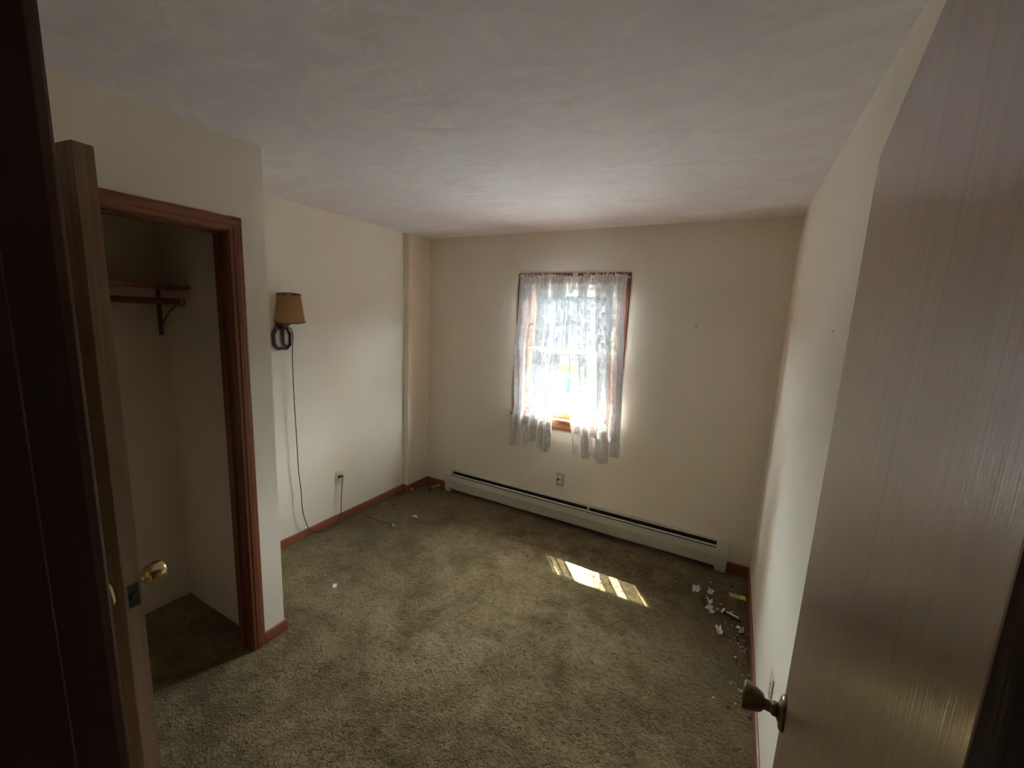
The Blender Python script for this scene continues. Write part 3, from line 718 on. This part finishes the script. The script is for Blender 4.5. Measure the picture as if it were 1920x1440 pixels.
cordpts = [(0.05, cyl+0.025, 1.60), (0.056, cyl+0.045, 1.585), (0.052, cyl+0.058, 1.54), (0.046, -1.424, 1.449), (0.045, -1.426, 1.282), (0.045, -1.424, 1.053), (0.045, -1.418, 0.816), (0.045, -1.414, 0.59), (0.045, -1.400, 0.403), (0.045, -1.394, 0.255), (0.045, -1.380, 0.176), (0.043, -1.357, 0.101), (0.034, -1.315, 0.040), (0.030, -1.262, 0.010), (0.062, -1.213, 0.007), (0.074, -1.177, 0.007), (0.064, -1.140, 0.008), (0.050, -1.105, 0.012), (0.042, -1.080, 0.035), (0.040, -1.055, 0.095), (0.040, -1.046, 0.227), (0.040, -1.033, 0.338), (0.038, -1.026, 0.372), (0.030, -1.030, 0.389)]
def smooth_path(p, n=6):
    p = [Vector(q) for q in p]; out = []
    for i in range(len(p)-1):
        a, b_, c_, d = p[max(i-1, 0)], p[i], p[i+1], p[min(i+2, len(p)-1)]
        for k in range(n):
            t = k/n; out.append(0.5*((2*b_)+(c_-a)*t+(2*a-5*b_+4*c_-d)*t*t+(3*b_-a-3*c_+d)*t**3))
    out.append(p[-1]); return out
b = MB(); b.tube(smooth_path(cordpts), 0.0031, 7); cobj = local(b.build('cord', M['cord'], root), root)
b = MB(); b.box((0.0075, -1.046, 0.380), (0.026, -1.018, 0.396), 0.004); b.box((0.022, -1.052, 0.382), (0.036, -1.014, 0.397), 0.005); b.build('plug', M['black_plastic'], cobj)

# ------------------------------------------------------------------ small marks on the walls
b = MB(); b.lathe([(0.0, 0), (0.0045, 0.0), (0.004, 0.003), (0.0, 0.004)], (2.473, 0, 1.729), (0, -1, 0), 14, cap=False)
tag(b.build('nail', M['dark_metal']), 'small dark nail head on the window wall, clear of the curtains', 'nail')
b = MB(); b.tube([(W, -1.505, 1.739), (W-0.003, -1.505, 1.7395)], 0.0016, 8)
tag(b.build('nail', M['dark_metal']), 'tiny nail in the wall beside the open brown door', 'nail')
b = MB(); b.lathe([(0.0, 0), (0.005, 0.0), (0.0045, 0.003), (0.0, 0.0045)], (1.817, 0, 0.413), (0, -1, 0), 14, cap=False)
tag(b.build('thumbtack', M['ivory']), 'tiny pale tack on the wall between curtains and heater', 'thumbtack')

# ------------------------------------------------------------------ litter on the carpet
rnd = random.Random(5)
def paper_scrap(name, x, y, rx, ry, rot, hgt, seed, mat='paper'):
    """torn, crumpled sheet: irregular outline, folded up and down, real thickness"""
    R = random.Random(seed); n = 18; rings = 5
    out = [max(0.35, 0.72+0.5*noise.noise(Vector((math.cos(2*math.pi*k/n)*1.3+seed*3.1, math.sin(2*math.pi*k/n)*1.3, seed)))+R.uniform(-0.13, 0.13)) for k in range(n)]
    v = [(0, 0, 0)]; 
    for r in range(1, rings+1):
        for k in range(n):
            a = 2*math.pi*k/n; q = out[k]*r/rings
            v.append((math.cos(a)*rx*q, math.sin(a)*ry*q, 0))
    def zf(px_, py_): return 1.35*hgt*(0.55+1.1*noise.noise(Vector((px_/rx*1.6+seed, py_/ry*1.6, seed*0.37)))+0.3*noise.noise(Vector((px_/rx*4, py_/ry*4+seed, 2))))
    top = [(p[0], p[1], max(0.002, zf(p[0], p[1]))) for p in v]
    zz = [p[2] for p in top]
    bot = [(p[0], p[1], p[2]-0.0012) for p in top]
    f = [(0, 1+k, 1+(k+1) % n) for k in range(n)]
    for r in range(rings-1):
        for k in range(n):
            a = 1+r*n+k; c_ = 1+r*n+(k+1) % n; f.append((a, a+n, c_+n, c_))
    m0 = len(top); ff = list(f)+[tuple(i+m0 for i in q[::-1]) for q in f]
    e0 = 1+(rings-1)*n
    for k in range(n): ff.append((e0+k, e0+k+m0, e0+(k+1) % n+m0, e0+(k+1) % n))
    m = MB(); m.add(top+bot, ff); o = m.build(name, M[mat]); o.location = (x, y, fheight(x, y)-0.004+0.001); o.rotation_euler = (0, 0, rot); return o
G = 'torn white scraps on the carpet'
tag(paper_scrap('paper_scrap', 2.688, -0.392, 0.034, 0.026, 0.3, 0.020, 1), 'torn white paper scrap lying nearest to the sun patches', 'paper scrap', G)
tag(paper_scrap('paper_scrap', 2.777, -0.361, 0.030, 0.026, 1.0, 0.018, 2), 'torn white paper scrap nearest the heater, between another scrap and the mousetrap', 'paper scrap', G)
tag(paper_scrap('paper_scrap', 2.775, -0.478, 0.045, 0.018, -1.0, 0.022, 3), 'long white scrap with a dark edge, middle of the litter', 'paper scrap', G)
tag(paper_scrap('paper_scrap', 2.785, -0.567, 0.034, 0.034, 0.2, 0.024, 4), 'rounded crumpled white scrap touching the long dark-edged one', 'paper scrap', G)
tag(paper_scrap('paper_scrap', 2.841, -0.732, 0.024, 0.040, 0.5, 0.022, 5), 'curled white scrap standing apart, nearest the entry of the large ones', 'paper scrap', G)
tag(paper_scrap('paper_scrap', 2.950, -0.660, 0.026, 0.036, -0.4, 0.020, 6), 'white scrap beside the dark crumbs at the baseboard', 'paper scrap', G)
tag(paper_scrap('paper_scrap', 2.952, -1.118, 0.022, 0.014, -0.4, 0.012, 7), 'small white scrap near the door knob', 'paper scrap', G)
tag(paper_scrap('paper_scrap', 0.085, -0.262, 0.026, 0.020, 0.4, 0.022, 8), 'white scrap against the boxed-out wall corner', 'paper scrap', G)
# dark sliver under the long scrap
b = MB(); b.box((-0.038, -0.004, 0), (0.038, 0.004, 0.007), 0.001); o = b.build('plastic_sliver', M['black_plastic']); o.location = (2.742, -0.500, fheight(2.742, -0.5)); o.rotation_euler = (0, 0.05, -1.15)
tag(o, 'thin black sliver lying along the long white scrap', 'plastic piece')
# broken clip
root = tag(empty('broken_clip', (2.905, -0.558, 0.0), -0.35), 'broken black and white clip between the scraps and the baseboard', 'clip')
b = MB(); b.box((-0.05, -0.008, 0.002), (0.05, 0.004, 0.014), 0.003); b.build('body', M['black_plastic'], root)
b = MB(); b.box((-0.035, 0.004, 0.004), (0.035, 0.016, 0.017), 0.004); b.build('white_shell', M['white_plastic'], root)
b = MB(); b.box((-0.062, -0.010, 0.002), (-0.050, 0.030, 0.016), 0.003); b.build('end_tab', M['white_plastic'], root)
# mousetraps
def mousetrap(x, y, rz, label):
    root = tag(empty('mousetrap', (x, y, fheight(x, y)-0.002), rz), label, 'mousetrap', 'wooden mousetraps')
    b = MB(); b.box((-0.049, -0.022, 0.0), (0.049, 0.022, 0.006), 0.001); b.build('wood_base', M['pine'], root)
    b = MB(); b.box((0.010, -0.017, 0.006), (0.044, 0.017, 0.010), 0.003); b.box((0.018, -0.008, 0.010), (0.036, 0.008, 0.012), 0.002); b.build('bait_pedal', M['yellow'], root)
    b = MB(); b.tube([(0.0, -0.019, 0.009), (-0.040, -0.019, 0.009), (-0.040, 0.019, 0.009), (0.0, 0.019, 0.009)], 0.0012, 6); b.build('snap_bar', M['steel'], root)
    b = MB(); b.tube([(0.0, -0.016+0.0016*i, 0.010+0.003*math.sin(i*1.57)) for i in range(21)], 0.0012, 5); b.build('spring', M['steel'], root)
    return root
mousetrap(2.936, -0.323, 0.10, 'wooden mousetrap with yellow pedal, in the corner by the open door side')
mousetrap(0.214, -0.045, 1.25, 'wooden mousetrap with yellow pedal, in the corner beside the boxed-out wall')
# dark wad, stick, small white things
tag(paper_scrap('dark_wad', 0.240, -0.177, 0.026, 0.022, 0.2, 0.024, 11, 'blue_dark'), 'small navy crumpled wad in the far corner near a mousetrap', 'wad')
b = MB(); b.tube([(0.135, -0.884, 0.013), (0.434, -0.880, 0.015)], 0.0050, 6, smooth=False); o = b.build('thin_stick', M['lamp_wood'])
tag(o, 'thin dark wooden stick lying on the carpet below the outlet', 'stick')
tag(paper_scrap('paper_scrap', 0.450, -0.868, 0.020, 0.016, 0.2, 0.010, 12), 'small white scrap at the end of the thin dark stick', 'paper scrap', G)
b = MB(); b.box((0.458, -0.663, 0.002), (0.508, -0.648, 0.014), 0.003); tag(b.build('white_peg', M['white_plastic']), 'short white peg lying alone beyond the thin stick', 'peg')
root = tag(empty('plastic_tag', (0.678, -1.620, 0.0), -0.75), 'small white and blue plastic tag near the closet corner', 'tag')
b = MB(); b.box((-0.018, -0.010, 0.001), (0.018, 0.010, 0.006), 0.001); b.build('white_face', M['white_plastic'], root)
b = MB(); b.box((-0.026, -0.015, -0.001), (0.023, 0.015, 0.002), 0.001); b.build('blue_back', M['gum_blue'], root)
# crumbs: one mesh, many copies
def crumb_mesh(seed, mat):
    bm = bmesh.new(); bmesh.ops.create_icosphere(bm, subdivisions=1, radius=1.0)
    for q in bm.verts: q.co *= 0.7+0.5*noise.noise(q.co*1.7+Vector((seed, 0, 0)))+0.15; q.co.z *= 0.55
    me = bpy.data.meshes.new('crumb'); bm.to_mesh(me); bm.free(); me.materials.append(M[mat]); return me
WM = [crumb_mesh(s, 'crumb') for s in (1, 2, 3)]; DM = [crumb_mesh(s, 'dark_crumb') for s in (4, 5)]
def crumb(x, y, r, light, label, group):
    me = rnd.choice(WM if light else DM)
    o = bpy.data.objects.new('pale_crumb' if light else 'dark_crumb', me); COL.objects.link(o)
    o.location = (x, y, fheight(x, y)-0.004+r*0.35); o.scale = (r*rnd.uniform(0.8, 1.5), r*rnd.uniform(0.7, 1.1), r); o.rotation_euler = (0, 0, rnd.uniform(0, 6.28))
    tag(o, label, 'crumb', group)
singles = [((2.843, -0.458), 0.010), ((2.827, -0.519), 0.011), ((2.904, -0.504), 0.009), ((2.774, -0.245), 0.008), ((2.874, -0.623), 0.008), ((2.926, -0.887), 0.009),
           ((2.958, -0.996), 0.007), ((2.987, -0.979), 0.006), ((2.906, -1.082), 0.006), ((2.943, -1.10), 0.006), ((2.836, -1.215), 0.006), ((2.928, -1.198), 0.006), ((2.741, -1.397), 0.004)]
SL = ['pale crumb just beside the long dark-edged white scrap, heater side', 'pale crumb just beside the rounded crumpled white scrap', 'pale crumb between the broken clip and the mousetrap',
      'pale crumb nearest the heater, beyond the white scraps', 'pale crumb between the broken clip and the curled scrap', 'elongated pale crumb just past the dirt pile, towards the entry',
      'pale crumb out from the baseboard, behind the small scrap near the knob', 'pale crumb touching the baseboard, behind the small scrap near the knob', 'pale crumb on the open-floor side of the small scrap near the knob',
      'pale crumb right against the small scrap near the knob', 'pale crumb nearest the dark oval fleck, on its open-floor side', 'pale crumb between the dark oval fleck and the baseboard', 'lone pale crumb closest to the lifted carpet corner']
for ((x, y), r), lb in zip(singles, SL): crumb(x, y, r, True, lb, 'pale crumbs by the baseboard')
for ((x, y), r), lb in zip([((0.533, -1.573), 0.008), ((0.494, -1.612), 0.006), ((0.786, -1.479), 0.005), ((0.38, -1.137), 0.005), ((0.295, -1.282), 0.005), ((0.195, -1.432), 0.005), ((0.24, -1.599), 0.005)],
    ['larger of two pale specks beside the white and blue tag', 'smaller of two pale specks beside the white and blue tag', 'pale speck beyond the white and blue tag, on the open floor', 'pale speck on the carpet closest to the thin stick', 'pale speck on the carpet midway between stick and closet corner', 'pale speck on the carpet nearest the hanging lamp cord', 'pale speck on the carpet nearest the closet corner']):
    crumb(x, y, r, True, lb, 'pale specks by the lamp wall')
for ((x, y), r), lb in zip([((0.329, -0.146), 0.008), ((0.477, -0.118), 0.009), ((0.379, -0.258), 0.006), ((0.16, -0.13), 0.005), ((0.12, -0.20), 0.005)],
    ['pale speck beside the navy wad, towards the heater', 'pale speck under the front edge of the heater end', 'pale speck on the carpet ridge in the far corner', 'pale speck between the mousetrap and boxed-out wall', 'pale speck between the navy wad and boxed-out wall']):
    crumb(x, y, r, True, lb, 'pale specks at the heater end')
for ((x, y), r), lb in zip([((1.487, -0.96), 0.006), ((2.446, -0.11), 0.007), ((2.558, -0.368), 0.005), ((1.30, -0.42), 0.005)],
    ['lone pale speck in the middle of the carpet', 'pale speck close under the heater, far from its middle clip', 'pale speck between the sun patches and white scraps', 'pale speck on the carpet in front of the heater middle']):
    crumb(x, y, r, True, lb, 'pale specks in the middle')
for ((x, y), r), lb in zip([((0.992, -0.699), 0.008), ((0.158, -0.585), 0.011), ((0.593, -1.296), 0.007), ((2.826, -0.219), 0.010), ((2.901, -0.212), 0.009)],
    ['lone dark speck in the middle of the carpet', 'dark speck near the baseboard beyond the thin stick', 'dark speck between the thin stick and the white and blue tag', 'dark speck near the heater end, beyond the white scraps', 'dark speck behind the mousetrap near the heater end']):
    crumb(x, y, r, False, lb, 'dark specks on the carpet')
tag(paper_scrap('dark_seed', 2.897, -1.235, 0.014, 0.008, 0.8, 0.006, 15, 'dark_crumb'), 'dark oval fleck on the carpet near the door knob', 'fleck')
for i in range(46):
    x = 2.99-abs(rnd.gauss(0, 0.055)); y = -0.72+rnd.gauss(0, 0.075)
    if x < 2.82: continue
    crumb(x, y, rnd.uniform(0.003, 0.0075), rnd.random() < 0.36, 'tiny crumb in the dirt pile swept against the baseboard', 'crumbs in the dirt pile')
for i in range(16):
    crumb(2.99-rnd.random()*0.02, -0.36-0.62*rnd.random(), rnd.uniform(0.003, 0.006), rnd.random() < 0.3, 'tiny crumb in the row of grit along the baseboard', 'grit along the baseboard')

# ------------------------------------------------------------------ eave over the window and the outdoors
GZ = -1.9
b = MB(); b.prism([(0.16, 2.56), (0.74, 2.56), (0.74, 2.72), (0.16, 2.86)], 'x', -4, 7)
struct(b.build('roof_eave', M['white_trim']), 'white roof eave above the outside of the window', 'eave')
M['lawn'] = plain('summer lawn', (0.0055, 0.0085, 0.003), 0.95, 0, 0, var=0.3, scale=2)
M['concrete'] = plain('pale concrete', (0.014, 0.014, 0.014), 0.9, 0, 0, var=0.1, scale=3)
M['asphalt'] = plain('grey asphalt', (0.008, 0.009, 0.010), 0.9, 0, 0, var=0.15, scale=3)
M['leaf'] = plain('hazy green leaves', (0.008, 0.012, 0.0115), 0.8, 0, 0, var=0.5, scale=3)
M['bark'] = plain('grey bark', (0.10, 0.08, 0.06), 0.9)
M['car_paint'] = plain('silver white car paint', (0.030, 0.030, 0.032), 0.9, 0, 0, var=0.02)
M['car_glass'] = plain('blue tinted car glass', (0.006, 0.011, 0.017), 0.9, 0, 0, var=0.05)
M['tyre'] = plain('black rubber', (0.02, 0.02, 0.02), 0.8)
M['siding'] = plain('pale blue grey siding', (0.012, 0.016, 0.020), 0.8, 0, 0, var=0.05)
M['roofing'] = plain('grey shingles', (0.02, 0.02, 0.022), 0.9, 0, 0, var=0.2, scale=8)
M['reflector'] = plain('sunlit pale patio concrete', (0.29, 0.295, 0.31), 0.95, 0, 0, var=0.05, scale=2)
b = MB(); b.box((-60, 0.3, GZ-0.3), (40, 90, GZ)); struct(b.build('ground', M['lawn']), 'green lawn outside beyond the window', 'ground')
b = MB(); b.box((-12, 0.3, GZ), (14, 8.4, GZ+0.03)); struct(b.build('reflector', M['reflector']), 'pale concrete patio added unseen below the window to bounce light indoors', 'reflector')  # unseen slab added to bounce light onto ceiling and upper walls
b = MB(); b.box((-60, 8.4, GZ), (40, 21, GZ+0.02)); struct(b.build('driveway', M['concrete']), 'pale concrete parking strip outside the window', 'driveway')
b = MB(); b.box((-60, 29, GZ), (40, 37, GZ+0.02)); struct(b.build('road', M['asphalt']), 'grey road outside beyond the lawn', 'road')
def car(x, y, rz, label):
    root = tag(empty('parked_car', (x, y, GZ+0.02), rz), label, 'car')
    def body(prof, w0, w1, n, m, bev):
        bm = bmesh.new()
        A = [bm.verts.new((p[0], -w0, p[1])) for p in prof]; B_ = [bm.verts.new((p[0], w1, p[1])) for p in prof]
        bm.faces.new(A[::-1]); bm.faces.new(B_)
        for i in range(len(prof)): bm.faces.new((A[i], A[(i+1) % len(prof)], B_[(i+1) % len(prof)], B_[i]))
        bmesh.ops.bevel(bm, geom=bm.edges[:], offset=bev, segments=3, profile=0.5, affect='EDGES')
        b = MB(); b.frombm(bm, True); return b.build(n, M[m], root)
    body([(-2.2, 0.35), (-2.25, 0.75), (-2.1, 0.95), (-1.0, 1.02), (1.0, 1.0), (2.1, 0.80), (2.25, 0.6), (2.2, 0.35)], 0.9, 0.9, 'body', 'car_paint', 0.08)
    body([(-1.75, 0.98), (-1.2, 1.40), (0.2, 1.44), (1.15, 0.98)], 0.78, 0.78, 'windows', 'car_glass', 0.05)
    body([(-1.25, 1.38), (-1.1, 1.46), (0.1, 1.48), (0.25, 1.40)], 0.74, 0.74, 'roof', 'car_paint', 0.02)
    for sx in (-1.35, 1.35):
        for sy in (-0.85, 0.85):
            b = MB(); b.lathe([(0.0, -0.1), (0.2, -0.1), (0.33, -0.1), (0.34, 0), (0.33, 0.1), (0.0, 0.1)], (sx, sy, 0.33), (0, 1, 0), 24, cap=False); b.build('wheel', M['tyre'], root)
    return root
car(-3.4, 11.6, -1.0, 'white parked car with blue windshield outside the window')
car(-0.2, 12.5, -1.2, 'second white parked car outside, seen through the lace')
def tree(x, y, hgt, r, seed, label):
    root = tag(empty('leafy_tree', (x, y, GZ)), label, 'tree', 'trees outside the window')
    MB().tube([(0, 0, 0), (0.1, 0, hgt*0.3), (0, 0.1, hgt*0.7)], [0.28, 0.2, 0.08], 10).build('trunk', M['bark'], root)
    R = random.Random(seed); b = MB()
    for i in range(16):
        c_ = Vector((R.uniform(-r, r)*0.7, R.uniform(-r, r)*0.7, hgt*0.35+R.random()*hgt*0.55)); rr = r*R.uniform(0.28, 0.5)
        bm = bmesh.new(); bmesh.ops.create_icosphere(bm, subdivisions=3, radius=rr)
        for q in bm.verts: q.co *= 1+0.35*noise.noise(q.co*2.2+c_)
        b.frombm(bm, False, Matrix.Translation(c_))
    b.build('crown', M['leaf'], root)
for k, (x, y, hh, r) in enumerate([(-27, 44, 7.6, 3), (-20, 41, 6.3, 2.6), (-13.5, 43, 7.5, 2.8), (-7, 40, 6.2, 2.6), (-0.5, 43, 7.4, 2.8), (6, 41, 7, 2.8)]):
    tree(x, y, hh, r, k, 'hazy green tree beyond the road, seen through the lace')
for (x, y, w_) in ((-22, 55, 11), (-4, 56, 12)):
    root = tag(empty('house', (x, y, GZ)), 'pale house outside %s' % ('towards the lamp wall side' if x < -10 else 'towards the open door side'), 'house')
    MB().box((-w_/2, -4, 0), (w_/2, 4, 3.2)).build('wall_siding', M['siding'], root)
    MB().prism([(-4.5, 3.1), (4.5, 3.1), (0, 5.2)], 'x', -w_/2-0.4, w_/2+0.4).build('roof', M['roofing'], root)
    for q in (-0.3, 0.05, 0.3): MB().box((q*w_-0.5, -4.05, 1.2), (q*w_+0.5, -3.98, 2.5)).build('window', M['car_glass'], root)
